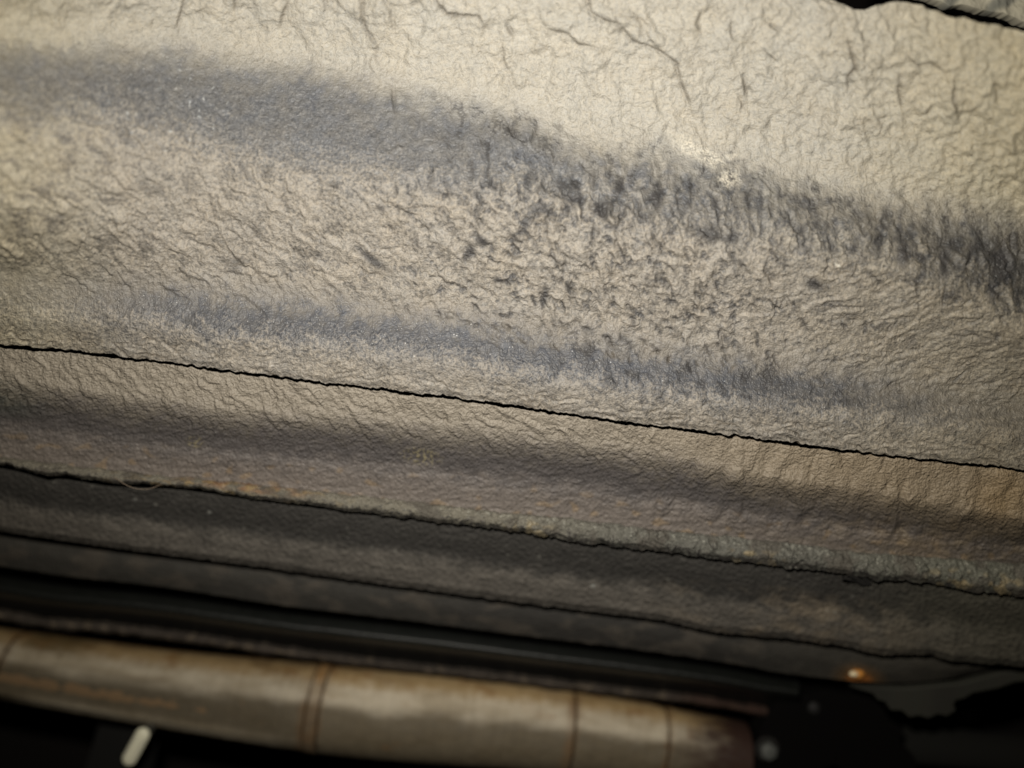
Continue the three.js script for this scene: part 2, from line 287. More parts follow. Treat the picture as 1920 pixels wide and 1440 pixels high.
function colorA(x, y) {
  const g1 = noise(x / 3.1, y / 3.1), g2 = noise(x / 6.3, y / 6.3 + 7), g3 = fbm(x / 26, y / 26, 3), g4 = fbm(x / 130, y / 110 + 4, 2);
  const right = ss(1150, 1800, x);
  let c = mix3([0.40, 0.375, 0.325], [0.275, 0.249, 0.215], ss(-40, 170, y - b1u(x)));
  c = mix3(c, [0.262, 0.232, 0.18], 0.75 * ss(1350, 1950, x) * ss(-60, 120, y - b1u(x)));
  c = mix3(c, [0.39, 0.35, 0.255], 0.7 * ss(280, -60, x));  // left end painted paler, making up for the light lost there
  c = mix3(c, [0.385, 0.338, 0.225], 0.65 * ss(1480, 1960, x) * ss(40, -60, y - b1u(x)));
  const grey = mix3([0.132, 0.133, 0.139], [0.06, 0.058, 0.057], ss(1050, 1900, x));
  // first band of bare grey
  const str = noise(x / 17 + 0.5 * noise(x / 30, y / 30), y / 60 + 3), n = lay(x, y), spk = g2 * 0.6 + g1 * 0.5 + n * 0.55 * ss(0, 40, y - b1u(x));
  const up = y - b1u(x) + 28 * g4 + 22 * g3 + right * 22 * str + 34 * spk, dn = y - b1l(x) + 34 * g4 + 26 * fbm(x / 38, y / 30 + 11, 3) + ss(800, 1300, x) * 28 * str + 42 * spk;
  let m1 = ss(-50, 60, up) * ss(60, -54, dn) * lerp(0.8, 0.97, ss(40, 330, x)) * (0.97 + 0.28 * g3 + 0.2 * g4);
  m1 *= lerp(1, 0.62 + 0.38 * ss(-0.35, 0.3, g3 + 0.5 * str), ss(900, 1250, x) * (1 - ss(1650, 1850, x)));
  // second band, blue grey
  const u2 = y - b2u(x) + 26 * g3 + 14 * g4 + 32 * spk, d2 = y - b2l(x) + 24 * g3 + 12 * g4 + 32 * spk;
  let m2 = ss(-46, 46, u2) * ss(50, -46, d2) * lerp(0.35, 1.0, ss(20, 420, x)) * lerp(1, 0.55, ss(1500, 1900, x));
  const veil = 0.42 * ss(560, 800, x) * ss(1350, 1000, x) * ss(0, 30, y - b2u(x)) * ss(15, 60, seam(x) - y);   // thin bare haze below it
  c = mix3(c, grey, m1);
  const blot = ss(0.02, 0.5, -n + 0.55 * g2 + 0.3 * g1 + 0.35 * g3 - 0.12) * ss(600, 980, x);   // black knocked-out spots in the bands
  c = mix3(c, [0.04, 0.038, 0.038], 0.85 * m1 * blot);
  c = mix3(c, mix3([0.09, 0.091, 0.099], [0.08, 0.079, 0.081], right), Math.max(m2 * (1.12 + 0.25 * g3), veil * (0.6 + 0.6 * spk)));
  c = mix3(c, [0.042, 0.041, 0.043], 0.85 * m2 * blot * ss(850, 1200, x));
  // hollows of the caked dust are darker
  c = mix3(c, [0.115, 0.104, 0.092], 0.5 * midW(x, y) * ss(-0.12, -0.5, n + 0.3 * g2) * (1 - 0.5 * right));
  // speckles and pits
  c = mix3(c, [0.074, 0.073, 0.076], 0.85 * pits(x, y));
  const fine = noise(x / 4.2 + 3, y / 4.2) + 0.5 * noise(x / 9, y / 9 + 2);
  c = mix3(c, [0.10, 0.095, 0.09], 0.62 * ss(0.42, 1.0, fine + 0.25 * g3) * ss(-30, 60, y - b1l(x)) * ss(0, 30, seam(x) - y));
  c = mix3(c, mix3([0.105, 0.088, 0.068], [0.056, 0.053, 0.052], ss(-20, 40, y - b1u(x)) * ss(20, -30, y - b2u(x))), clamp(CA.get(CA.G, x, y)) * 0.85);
  // pale chalky patches and flakes
  const pale = Math.max(1.0 * ss(60, 12, Math.hypot((x - 1310) * 0.8, (y - 284) * 2.2 - (x - 1310) * 1.1)), 0.9 * ss(32, 6, Math.hypot(x - 1365, (y - 334) * 1.2)), 0.6 * ss(34, 8, Math.hypot((x - 1370) * 0.9, (y - 293) * 3)));
  c = mix3(c, [0.56, 0.525, 0.45], pale * ss(-0.25, 0.35, fbm(x / 11 + 8, y / 9, 3) + g1 * 0.45 + 0.15));
  c = mix3(c, [0.6, 0.57, 0.5], 0.85 * ss(6, 2.5, Math.hypot((x - 1571) * 0.7 - 1.5 * g2, (y - 497) * 1.5 - (x - 1571) * 0.8 + 3 * g1)));
  // glints of the bare metal, painted in as pale specks
  const sp = noise(x / 2.6 + 55, y / 2.6) + 0.35 * noise(x / 12, y / 12);
  const near = Math.max(m2, veil, 0.3 * m1, 0.3 * ss(0, 60, y - b2l(x)));
  c = mix3(c, [0.9, 0.9, 0.88], near * ss(0.74, 0.98, sp));
  for (const [px, py, pw, ph, a] of [[700, 488, 40, 9, 0.62], [880, 472, 12, 18, 0.4], [905, 450, 18, 9, 0.7], [1085, 372, 18, 13, 0.5], [1128, 396, 22, 14, 0.7], [1160, 350, 12, 22, 0], [1232, 372, 14, 26, 0], [1332, 440, 24, 20, 0.2], [1372, 446, 18, 12, 0], [1526, 532, 20, 14, 0.4], [1692, 478, 14, 30, 0], [1770, 490, 12, 34, 0], [1440, 700, 18, 26, 0], [1398, 708, 14, 16, 0], [1290, 690, 18, 12, 0], [1105, 655, 16, 20, 0], [1020, 560, 8, 24, 0.2], [935, 525, 12, 7, 0], [1880, 500, 20, 40, 0]]) {
    const dx = x - px, dy = y - py; if (dx * dx + dy * dy > 4200) continue;
    const ca = Math.cos(a), sa = Math.sin(a); c = mix3(c, [0.04, 0.038, 0.039], 0.9 * ss(1.25, 0.25, Math.hypot((dx * ca + dy * sa) / pw, (-dx * sa + dy * ca) / ph) - 0.35 * g2 - 0.25 * g1));
  }
  const drops = ss(0.5, 0.85, noise(x / 9 + 21, y / 9)) * ss(130, 20, Math.hypot((x - 330) / 1.7, y - 195)); c = mix3(c, [0.42, 0.44, 0.45], 0.8 * drops);
  const hue = 0.03 * fbm(x / 70 + 40, y / 60, 3) + 0.022 * g2;
  const tq = 1 - 0.55 * topW(x, y), f = 1 + tq * (0.26 * g1 + 0.26 * g2) + 0.16 * g3 + 0.10 * g4 + 0.13 * tq * noise(x / 12 + 70, y / 11) + 0.12 * n * (1 - topW(x, y));
  return [c[0] * f * (1 + hue), c[1] * f, c[2] * f * (1 - 1.6 * hue), 0.5 + 0.30 * g1 + 0.24 * g2 + 0.12 * noise(x / 1.9, y / 1.9), lerp(0.62 - 0.06 * Math.max(m1, m2) + 0.1 * g2, 0.95, pale)];
}
{
  const o = thing('upper_panel', 'large dusty tan pressed metal panel with two bare grey valleys, filling the upper half', 'metal panel');
  const front = (x, v) => { const y = lerp(panelTop(x), seam(x) + seamJag(x), v), b = ss(0.985, 1, v); return [y, zUpper(x, y) - 0.002 * b]; };
  const m = skin(2048, 1024, (u, v) => { const x = lerp(X0, X1, u); return colorA(x, lerp(panelTop(x), seam(x), v)); }, 0.0008);
  part('pressed_sheet', sheet({ nu: 1180, nv: 460, front, relief: reliefA, thick: 0.007 }), m, o);
}

// ------------------------------------------------------------------ corner panel beyond the gap, top right
{
  const o = thing('corner_panel', 'pale dusty panel edge beyond the black gap in the top right corner', 'metal panel');
  const low = curve([[1600, -40], [1700, -16], [1760, 0], [1778, 11], [1802, 8], [1828, 15], [1872, 24], [1898, 30], [1920, 41], [2080, 74]]);
  const m = skin(512, 128, (u, v) => { const x = lerp(1600, 2080, u), y = v * 120, g = fbm(x / 22, y / 22, 4), q = noise(x / 40, y / 40 + 8); const c = mix3([0.36, 0.34, 0.275], [0.16, 0.16, 0.14], ss(0.1, 0.6, q)); const f = 1 + 0.3 * g; return [c[0] * f, c[1] * f, c[2] * f, 0.5 + 0.5 * g]; }, 0.0015);
  part('pressed_sheet', sheet({ x0: 1600, x1: 2080, nu: 240, nv: 60, front: (x, v) => [low(x) + 2 * noise(x / 14, 2.2) - (1 - v) * 130, 0.026 + 0.006 * (1 - v)], relief: (x, y) => 3 * noise(x / 30, y / 30) + 1.5 * noise(x / 10, y / 10), thick: 0.008 }), m, o);
}

// ------------------------------------------------------------------ second panel with its crusted bead
const seam2 = x => seam(x) + seamJag(x) * 0.55 + seamGap(x) + 1.3 * noise(x / 17, 21);
const bandB = curve([[-160, 706], [0, 728], [200, 756], [400, 782], [600, 796], [800, 812], [1000, 834], [1200, 862], [1400, 904], [1600, 935], [1920, 990], [2080, 1010]]);
function zSecond(x, y) {
  const ks = [seam(x), bandB(x) - 20, lerp(bandB(x), beadTop(x), 0.55), beadTop(x) + 8], zs = [-0.012, -0.019, -0.044, -0.054];
  if (y <= ks[0]) return zs[0];
  for (let i = 0; i < 3; i++) if (y <= ks[i + 1]) { const t = (y - ks[i]) / (ks[i + 1] - ks[i]); return lerp(zs[i], zs[i + 1], lerp(t, t * t * (3 - 2 * t), 0.5)); }
  return zs[3];
}
function reliefB(x, y) {
  const wx = x + 12 * noise(x / 40, y / 40), wy = y + 12 * noise(x / 44 + 9, y / 44), r = ss(1100, 1500, x);
  let h = CB.get(CB.H, x, y) + 2 * noise(wx / 40, wy / 40) + 1.1 * noise(x / 8, y / 7);
  const sc = turned(wx, wy, 0.8, 34, 17);
  h += (1 - r) * ss(30, -30, y - bandB(x)) * (4.2 * Math.pow(Math.abs(sc), 0.75) + 1.8 * sc);
  h += r * (5 * noise((wx + 0.2 * wy) / 34, wy / 70) + 4.5 * Math.pow(Math.abs(noise(wx / 36 + 4, wy / 55)), 0.75)) * ss(10, -60, y - beadTop(x)) + 1.4 * noise(x / 22, y / 9) * ss(-20, 40, y - bandB(x));
  return h;
}
function colorB(x, y) {
  const g1 = noise(x / 3.1 + 9, y / 3.1), g2 = noise(x / 6.5, y / 5.5), g3 = fbm(x / 30, y / 18 + 5, 3), g4 = fbm(x / 150, y / 80, 2), spk = 0.7 * g2 + 0.5 * g1;
  let c = mix3([0.265, 0.232, 0.188], [0.25, 0.2, 0.14], ss(1000, 1700, x));
  const m = ss(-40, 48, y - bandB(x) + 26 * g3 + 20 * g4 + 16 * spk);
  const t = (y - bandB(x)) / (beadTop(x) - bandB(x));
  let low = mix3([0.098, 0.088, 0.086], [0.172, 0.148, 0.132], ss(0.35, 0.85, t + 0.18 * g3 + 0.1 * g4));
  low = mix3(low, [0.06, 0.07, 0.058], 0.6 * ss(120, 0, x) * ss(0.5, 0.2, t));
  low = mix3(low, [0.18, 0.14, 0.09], 0.55 * ss(1300, 1800, x) * ss(-0.4, 0.5, g3));
  c = mix3(c, low, m);
  c = mix3(c, [0.30, 0.19, 0.07], 0.28 * ss(90, 10, Math.hypot(x - 1880, (y - 930) * 1.1)) + 0.16 * ss(-0.1, 0.6, g4) * ss(1500, 1800, x));
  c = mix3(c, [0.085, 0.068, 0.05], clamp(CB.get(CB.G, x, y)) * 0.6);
  c = mix3(c, [0.27, 0.23, 0.13], 0.7 * ss(-0.15, 0.45, g2 + 0.4 * g1) * Math.max(ss(16, 4, Math.hypot((x - 365) / 1.4, y - 830)), ss(34, 10, Math.hypot((x - 790) / 1.5, (y - 856) * 1.5 - (x - 790) * 0.2))));
  c = mix3(c, [0.03, 0.026, 0.024], 0.9 * ss(0.42, 0.7, noise(x / 5 + 3, y / 5)) * ss(46, 26, Math.hypot((x - 412) / 1.1, y - 884)));
  c = mix3(c, [0.25, 0.18, 0.11], 0.6 * ss(0.3, 0.65, noise(x / 26 + 1, y / 18 + 2) ) * ss(0.45, 0.8, t));
  c = mix3(c, [0.5, 0.48, 0.44], 0.7 * ss(0.86, 1.02, noise(x / 2.8 + 55, y / 2.8) + 0.3 * g3) * (0.35 + 0.5 * m * ss(0.6, 0.1, t)));
  const f = 1 + 0.16 * g1 + 0.14 * g2 + 0.16 * g3 + 0.08 * g4;
  return [c[0] * f, c[1] * f, c[2] * f, 0.5 + 0.3 * g1 + 0.24 * g2, 0.62 + 0.1 * g2];
}
{
  const o = thing('lower_panel', 'brown dusty panel directly under the long thin crack, edged with a crusty sealant bead', 'metal panel');
  const front = (x, v) => { const y = lerp(seam2(x), beadTop(x) + 9, v); return [y, zSecond(x, y)]; };
  const m = skin(2048, 320, (u, v) => { const x = lerp(X0, X1, u); return colorB(x, lerp(seam(x) + 7, beadTop(x) + 9, v)); }, 0.0012);
  part('pressed_sheet', sheet({ nu: 1180, nv: 130, front, relief: reliefB, thick: 0.006 }), m, o);
  const lumps = (x, v) => (0.55 + 0.75 * ss(600, 1000, x)) * (8.5 * fbm(x / 34, v * 1.6, 4) + 8 * Math.abs(noise(x / 17 + noise(x / 40, v * 2), v * 2.4 + 4)) * ss(500, 1000, x) * (0.4 + 0.9 * ss(-0.3, 0.4, noise(x / 90, 61)))) + 1.6 * noise(x / 6, v * 4 + 3);
  const bf = (x, v) => {
    const a = beadTop(x) + 3.5 * noise(x / 42, 1.1) + 2 * noise(x / 13, 1.7), b = beadBot(x) + 3.2 * noise(x / 21, 6.6) + 2 * noise(x / 8, 9.9), t = v;
    return [lerp(a, b, t), -0.0525 + 0.0075 * Math.pow(Math.sin(Math.PI * clamp(0.06 + t * 0.74)), 0.8) - 0.003 * ss(0.75, 1, t)];
  };
  const bc = (u, v) => {
    const x = lerp(X0, X1, u), g = fbm(x / 9, v * 5, 3), g2 = noise(x / 24, v * 3 + 8), g3 = noise(x / 3.2, v * 14);
    let c = mix3([0.17, 0.155, 0.122], [0.118, 0.115, 0.099], ss(800, 1300, x));
    c = mix3(c, [0.125, 0.127, 0.1], 0.6 * ss(1500, 1800, x));
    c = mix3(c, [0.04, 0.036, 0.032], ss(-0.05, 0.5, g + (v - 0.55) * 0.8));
    const rust = ss(300, 420, x) * ss(620, 500, x);
    c = mix3(c, [0.235, 0.105, 0.035], rust * 0.7 * ss(-0.25, 0.35, noise(x / 30, v * 2 + 2) + 0.35 * g3 + 0.25) * ss(0.75, 0.3, v));
    c = mix3(c, [0.30, 0.21, 0.09], 0.6 * ss(0.1, 0.5, g2) * ss(150, 300, x) * ss(700, 500, x));
    c = mix3(c, [0.30, 0.24, 0.14], 0.75 * ss(0.0, 0.4, g2 + 0.3 * g) * Math.max(ss(70, 20, Math.abs(x - 985)), ss(60, 20, Math.abs(x - 1420)), ss(130, 40, Math.abs(x - 1840))) * ss(0.25, 0.55, v));
    c = mix3(c, [0.29, 0.285, 0.245], 0.7 * ss(0.18, 0.6, g3 * 0.6 + g * 0.7 - 0.5 * (v - 0.35)) * (0.5 + 0.5 * ss(600, 1000, x)));  // paler grey towards the top: highlights painted on the bead
    c = mix3(c, [0.085, 0.075, 0.062], 0.75 * ss(0.0, 0.4, noise(x / 70, 17) + 0.5 * noise(x / 22, v * 2)));
    const f = 1 + 0.3 * g3 + 0.35 * g; return [c[0] * f, c[1] * f, c[2] * f, 0.5 + 0.3 * g3 + 0.2 * g, 0.8];
  };
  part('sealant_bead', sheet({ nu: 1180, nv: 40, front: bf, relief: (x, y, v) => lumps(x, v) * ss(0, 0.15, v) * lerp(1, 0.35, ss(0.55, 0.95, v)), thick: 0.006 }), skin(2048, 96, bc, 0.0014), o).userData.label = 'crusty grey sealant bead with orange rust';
  // the ragged dark tear at the end of the bead
  const r = rng(9), bits = [];
  for (let k = 0; k < 7; k++) {
    const p = []; let x = 1572 + r() * 44, y = 1072 + r() * 14; const a = 0.5 + (r() - 0.5) * 1.2;
    for (let i = 0; i < 4; i++) { p.push(WV(x, y, -0.05 - 0.003 * i)); x += 9 * Math.cos(a) + (r() - 0.5) * 7; y += 7 * Math.sin(a) + (r() - 0.5) * 6; }
    bits.push(new THREE.TubeGeometry(new THREE.CatmullRomCurve3(p), 10, 0.0005 + r() * 0.0011, 6));
  }
  part('torn_flap', mergeGeometries(bits), new THREE.MeshStandardMaterial({ color: new THREE.Color().setRGB(0.014, 0.012, 0.011), roughness: 0.9 }), o).userData.label = 'torn black end of the bead';
}
{
  const p = [[214, 895], [226, 903], [240, 911], [260, 917], [282, 916], [302, 908], [322, 899], [338, 895]].map(([x, y], i) => WV(x, y, -0.043 + 0.003 * Math.sin(i)));
  tag(part('fibre', new THREE.TubeGeometry(new THREE.CatmullRomCurve3(p), 60, 0.00016, 6), new THREE.MeshStandardMaterial({ color: new THREE.Color().setRGB(0.25, 0.19, 0.14), roughness: 0.5 })), 'single thin pale hair hanging in a loop from the rusty bead', 'fibre');
}

// ------------------------------------------------------------------ stepped dark strips under the bead
const stepTop = x => beadBot(x) + lerp(8, 3.5, ss(0, 600, x)) - 3.5 * ss(1600, 1660, x) + 1.2 * noise(x / 20, 77);
{
  const o = thing('stepped_panel', 'dark grimy panel strip below the crusty bead with a lighter rolled lower half', 'metal panel');
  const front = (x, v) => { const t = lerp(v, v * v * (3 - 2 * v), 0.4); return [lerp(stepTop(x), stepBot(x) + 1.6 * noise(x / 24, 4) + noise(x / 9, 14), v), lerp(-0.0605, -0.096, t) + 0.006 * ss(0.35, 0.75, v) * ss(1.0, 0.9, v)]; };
  const col = (u, v) => {
    const x = lerp(X0, X1, u), y = v * lerp(110, 140, u), g1 = noise(x / 4, y / 4), g2 = noise(x / 9, y / 7), g3 = fbm(x / 45, y / 24 + 3, 3), g4 = fbm(x / 160, y / 60 + 5, 2);
    const k = ss(0.42, 0.68, v + 0.1 * g3 + 0.03 * g2);  // lighter lower half: highlight of the roll put into the colour
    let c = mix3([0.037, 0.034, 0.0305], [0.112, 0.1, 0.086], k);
    c = mix3(c, [0.155, 0.125, 0.09], 0.75 * ss(1180, 1420, x) * ss(1900, 1500, x) * ss(0.25, 0.6, v + 0.2 * g3) * ss(-0.4, 0.4, g3 + g4));
    c = mix3(c, [0.09, 0.084, 0.062], 0.6 * ss(1500, 1900, x));
    c = mix3(c, [0.17, 0.165, 0.145], 0.5 * ss(0.55, 0.85, noise(x / 15 + 7, y / 11 + 3)) * ss(0.1, 0.5, g4 + 0.3));
    for (const [a, b, s] of [[253, 22, 4], [393, 32, 4], [1112, 78, 5]]) c = mix3(c, [0.26, 0.26, 0.24], 0.7 * ss(s, s * 0.4, Math.hypot((x - a) * 0.7, y - b)));
    const f = 1 + 0.14 * g1 + 0.2 * g2 + 0.34 * g3 + 0.2 * g4; return [c[0] * f, c[1] * f, c[2] * f, 0.5 + 0.25 * g1 + 0.3 * g2, 0.85];
  };
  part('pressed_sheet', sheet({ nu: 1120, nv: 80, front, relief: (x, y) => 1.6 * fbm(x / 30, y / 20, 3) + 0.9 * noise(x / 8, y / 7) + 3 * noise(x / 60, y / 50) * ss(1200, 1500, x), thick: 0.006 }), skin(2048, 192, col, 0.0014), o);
}
const ledgeTop = x => stepBot(x) + lerp(11, 6.5, ss(0, 700, x)) - 3.2 * ss(1500, 1890, x);
{
  const o = thing('ledge_strip', 'narrow near-black strip tucked between the stepped panel and the black rail', 'metal strip');
  const front = (x, v) => [lerp(ledgeTop(x), Math.max(ledgeBot(x), ledgeTop(x) + 3) + 1.2 * noise(x / 26, 33), v), lerp(-0.118, -0.128, v) + 0.003 * Math.sin(Math.PI * v)];
  const col = (u, v) => {
    const x = lerp(X0, X1, u), y = v * 60, g1 = noise(x / 4, y / 4 + 6), g3 = fbm(x / 40, y / 22 + 9, 3);
    let c = mix3([0.037, 0.034, 0.029], [0.027, 0.0245, 0.0215], ss(600, 1100, x));
    c = mix3(c, [0.055, 0.047, 0.038], ss(-0.1, 0.6, noise(x / 70, y / 30 + 2) + g3));
    c = mix3(c, [0.04, 0.036, 0.029], ss(1250, 1700, x));
    const d = Math.hypot((x - 1612) / 1.5, (v - 0.95) * 58);
    c = mix3(c, [0.16, 0.085, 0.028], 0.85 * ss(42, 8, d)); c = mix3(c, [0.42, 0.15, 0.03], 0.85 * ss(22, 8, d));
    const f = 1 + 0.14 * g1 + 0.3 * g3; return [c[0] * f, c[1] * f, c[2] * f, 0.5 + 0.25 * g1 + 0.3 * g3, 0.8];
  };
  part('strip_sheet', sheet({ nu: 700, nv: 40, front, relief: (x, y) => 1.4 * fbm(x / 26, y / 18, 3), thick: 0.006 }), skin(2048, 96, col, 0.0014), o);
}
{
  const o = thing('black_rail', 'glossy black channel rail running along above the rusty pipe', 'rail');
  const top = x => ledgeBot(x) + lerp(16, 9, ss(0, 900, x)) + 5, bot = x => crustMid(x) + 4;
  const prof = [[0, -0.15], [0.18, -0.144], [0.3, -0.142], [0.42, -0.146], [0.55, -0.165], [0.8, -0.176], [1, -0.178]];
  const zf = curve(prof);
  part('channel', sheet({ x1: 1500, nu: 300, nv: 40, front: (x, v) => [lerp(top(x), bot(x), v), zf(v)], relief: (x, y) => 0.5 * noise(x / 40, y / 14), thick: 0.01 }),
    skin(1024, 64, (u, v) => { const x = u * 1660, g = fbm(x / 30, v * 4, 3), c = mix3([0.007, 0.008, 0.007], [0.003, 0.003, 0.0025], ss(0.35, 0.6, v)); const f = 1 + 0.3 * g; return [c[0] * f, c[1] * f, c[2] * f, 0.5 + 0.4 * g, 0.5]; }, 0.0006), o);
  const h = (x, v) => 4.5 * fbm(x / 20, v * 2, 3) + 3 * noise(x / 48, 2);
  const wid = x => lerp(9, 7, ss(0, 800, x)) + 3 * noise(x / 30, 71);
  part('crusted_lip', sheet({ x1: 1440, nu: 560, nv: 14, front: (x, v) => [crustMid(x) + lerp(-wid(x), wid(x), v), -0.172 + 0.006 * Math.sin(Math.PI * v)], relief: h, thick: 0.012 }),
    skin(2048, 32, (u, v) => { const x = lerp(X0, 1440, u), g = fbm(x / 14, v * 3, 3), g2 = noise(x / 60, 3); let c = mix3([0.07, 0.055, 0.044], [0.034, 0.027, 0.022], ss(-0.2, 0.4, g)); c = mix3(c, [0.16, 0.125, 0.09], 0.7 * ss(0.25, 0.6, noise(x / 22, v + 8) + 0.3 * g2)); c = mix3(c, [0.05, 0.018, 0.01], 0.7 * ss(1230, 1330, x)); const f = 1 + 0.3 * g; return [c[0] * f, c[1] * f, c[2] * f, 0.5 + 0.4 * g, 0.85]; }, 0.0014), o).userData.label = 'brown crusted lower lip of the rail';
}

// ------------------------------------------------------------------ rust-stained pipe
const PZ = -0.19;
const pipeC = curve([[-220, 1204], [0, 1242], [300, 1288], [633, 1330], [1060, 1370], [1400, 1424], [1640, 1462]]);
const pipeR = curve([[-220, 60], [0, 61], [300, 67], [633, 76], [1060, 72], [1400, 66], [1640, 64]]);
function tubeSkin(xa, xb, nu, nr, rad, relief, z = PZ) {    // closed round tube along the pipe's axis
  const pos = [], uv = [], idx = [];
  const A = new THREE.Vector3(), B = new THREE.Vector3(), N = new THREE.Vector3(), Z = new THREE.Vector3(0, 0, 1);
  for (let i = 0; i <= nu; i++) {
    const x = lerp(xa, xb, i / nu);
    A.set(...W(x - 4, pipeC(x - 4), z)); B.set(...W(x + 4, pipeC(x + 4), z));
    const c = A.clone().add(B).multiplyScalar(0.5); B.sub(A).normalize(); N.crossVectors(Z, B).normalize();
    for (let j = 0; j <= nr; j++) {
      const t = j / nr * Math.PI * 2, r = (rad(x) + relief(x, j / nr)) * K * (D - z) / D;
      pos.push(c.x + r * Math.cos(t) * N.x, c.y + r * Math.cos(t) * N.y, c.z + r * Math.sin(t)); uv.push(i / nu, j / nr);
    }
  }
  const M = nr + 1;
  for (let i = 0; i < nu; i++) for (let j = 0; j < nr; j++) { const p = i * M + j, q = p + M; idx.push(p, q, p + 1, p + 1, q, q + 1); }
  for (const s of [0, nu]) { const k = pos.length / 3; const x = lerp(xa, xb, s / nu); pos.push(...W(x, pipeC(x), z)); uv.push(s / nu, 0.5); for (let j = 0; j < nr; j++) { const p = s * M + j; s ? idx.push(k, p + 1, p) : idx.push(k, p, p + 1); } }
  const g = new THREE.BufferGeometry(); g.setAttribute('position', new THREE.Float32BufferAttribute(pos, 3)); g.setAttribute('uv', new THREE.Float32BufferAttribute(uv, 2)); g.setIndex(idx); g.computeVertexNormals(); return g;
}
{
  const o = thing('rusty_pipe', 'tan rust-streaked metal pipe with dark ring joints along the bottom edge', 'pipe');
  // angle a: 0 = top of the pipe, 0.25 = towards the viewer, 0.5 = underneath
  const fold = (x, a) => 5 * Math.exp(-Math.pow((a - 0.315) / 0.024, 2)) * ss(760, 250, x) - 2.5 * Math.exp(-Math.pow((a - 0.25) / 0.05, 2)) * ss(900, 200, x);
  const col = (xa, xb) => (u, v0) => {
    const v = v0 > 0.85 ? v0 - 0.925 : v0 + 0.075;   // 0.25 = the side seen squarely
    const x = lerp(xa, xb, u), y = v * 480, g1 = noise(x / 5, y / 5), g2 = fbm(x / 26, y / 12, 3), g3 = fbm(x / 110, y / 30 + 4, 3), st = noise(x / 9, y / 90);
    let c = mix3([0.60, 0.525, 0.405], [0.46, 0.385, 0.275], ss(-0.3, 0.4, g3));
    c = mix3(c, [0.10, 0.077, 0.045], 0.9 * ss(0.205, 0.285, v + 0.03 * g3 + 0.012 * g2) * lerp(1, ss(0.405, 0.365, v), ss(640, 420, x) * ss(40, 130, x)));  // shade of the lower half painted in brown, lighter streak kept at left
    const edge = ss(0.2, 0.12, v + 0.025 * g2 + 0.02 * g3 + 0.012 * st);
    c = mix3(c, [0.42, 0.27, 0.1], 0.8 * edge); c = mix3(c, [0.17, 0.095, 0.038], 0.6 * ss(0.085, 0.04, v + 0.02 * g2) + 0.5 * edge * ss(0.05, 0.45, g3));
    c = mix3(c, [0.11, 0.07, 0.02], 0.7 * ss(30, 70, x) * ss(190, 120, x) * ss(0.21, 0.15, v + 0.02 * g2));
    c = mix3(c, [0.46, 0.34, 0.2], 0.5 * ss(0.1, 0.6, g3 + 0.3) * ss(660, 700, x) * ss(1100, 1020, x) * ss(0.15, 0.09, v));
    for (const [p, w] of [[32, 7], [592, 8], [612, 7], [1066, 8], [1238, 5]]) c = mix3(c, [0.17, 0.085, 0.028], (0.5 + 0.35 * noise(v * 9 + p, 3)) * ss(w * 2.2, w * 0.2, Math.abs(x - p + 26 * (v - 0.2) + 7 * g2 + 6 * noise(v * 14, p))));
    c = mix3(c, [0.25, 0.115, 0.03], 0.5 * ss(0.35, 0.8, fbm(x / 60 + 3, y / 40 + 9, 4) + 0.3 * ss(0.26, 0.12, v)));
    c = mix3(c, [0.36, 0.2, 0.075], 0.8 * ss(9, 4, Math.abs(x - 601)) * ss(0.2, 0.14, v));
    c = mix3(c, [0.035, 0.014, 0.008], ss(1215, 1350, x + 40 * g2 + 30 * g3 - 160 * Math.max(0, 0.2 - v)));
    const f = (1 + 0.1 * g1 + 0.16 * g2 + 0.08 * st) * lerp(0.72, 0.92, ss(540, 640, x)); return [c[0] * f, c[1] * f, c[2] * f, 0.5 + 0.25 * g1 + 0.25 * g2, 0.72 + 0.15 * g2];
  };
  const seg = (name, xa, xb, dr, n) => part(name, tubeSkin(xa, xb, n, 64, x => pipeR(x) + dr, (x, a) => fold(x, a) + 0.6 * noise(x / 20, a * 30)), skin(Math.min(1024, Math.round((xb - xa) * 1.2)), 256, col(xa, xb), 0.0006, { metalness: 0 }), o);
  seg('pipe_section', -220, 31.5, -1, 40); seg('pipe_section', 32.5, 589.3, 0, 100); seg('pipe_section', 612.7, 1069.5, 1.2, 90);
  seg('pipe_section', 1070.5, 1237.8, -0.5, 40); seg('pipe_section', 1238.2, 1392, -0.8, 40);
  seg('joint_ring', 590, 612, 2.5, 8); 
  part('inner_tube', tubeSkin(-215, 1386, 40, 40, x => pipeR(x) - 2, () => 0), new THREE.MeshStandardMaterial({ color: new THREE.Color().setRGB(0.2, 0.13, 0.07), roughness: 0.8 }), o);
}

// ------------------------------------------------------------------ small things in the dark
const mat = (r, g, b, rough = 0.8, metal = 0) => new THREE.MeshStandardMaterial({ color: new THREE.Color().setRGB(r, g, b), roughness: rough, metalness: metal });
function lump(geo, amp, freq, seed) {
  let g = mergeVertices(geo.deleteAttribute('uv') && geo.deleteAttribute('normal') ? geo : geo, 1e-6); const p = g.attributes.position, v = new THREE.Vector3();
  for (let i = 0; i < p.count; i++) { v.fromBufferAttribute(p, i); const n = noise(v.x * freq + seed, v.y * freq + v.z * freq * 0.7) * amp; v.multiplyScalar(1 + n); p.setXYZ(i, v.x, v.y, v.z); }
  g.computeVertexNormals(); return g;
}
function ragged(points, z, depth, m, name, parent) {   // a bent tab cut from plate: outline in drawing units, real thickness
  const s = new THREE.Shape(points.map(([x, y]) => { const w = W(x, y, z); return new THREE.Vector2(w[0], w[1]); }));
  const g = new THREE.ExtrudeGeometry(s, { depth, bevelEnabled: true, bevelThickness: 0.0012, bevelSize: 0.0012, bevelSegments: 2 }); g.translate(0, 0, z - depth);
  return part(name, g, m, parent);
}
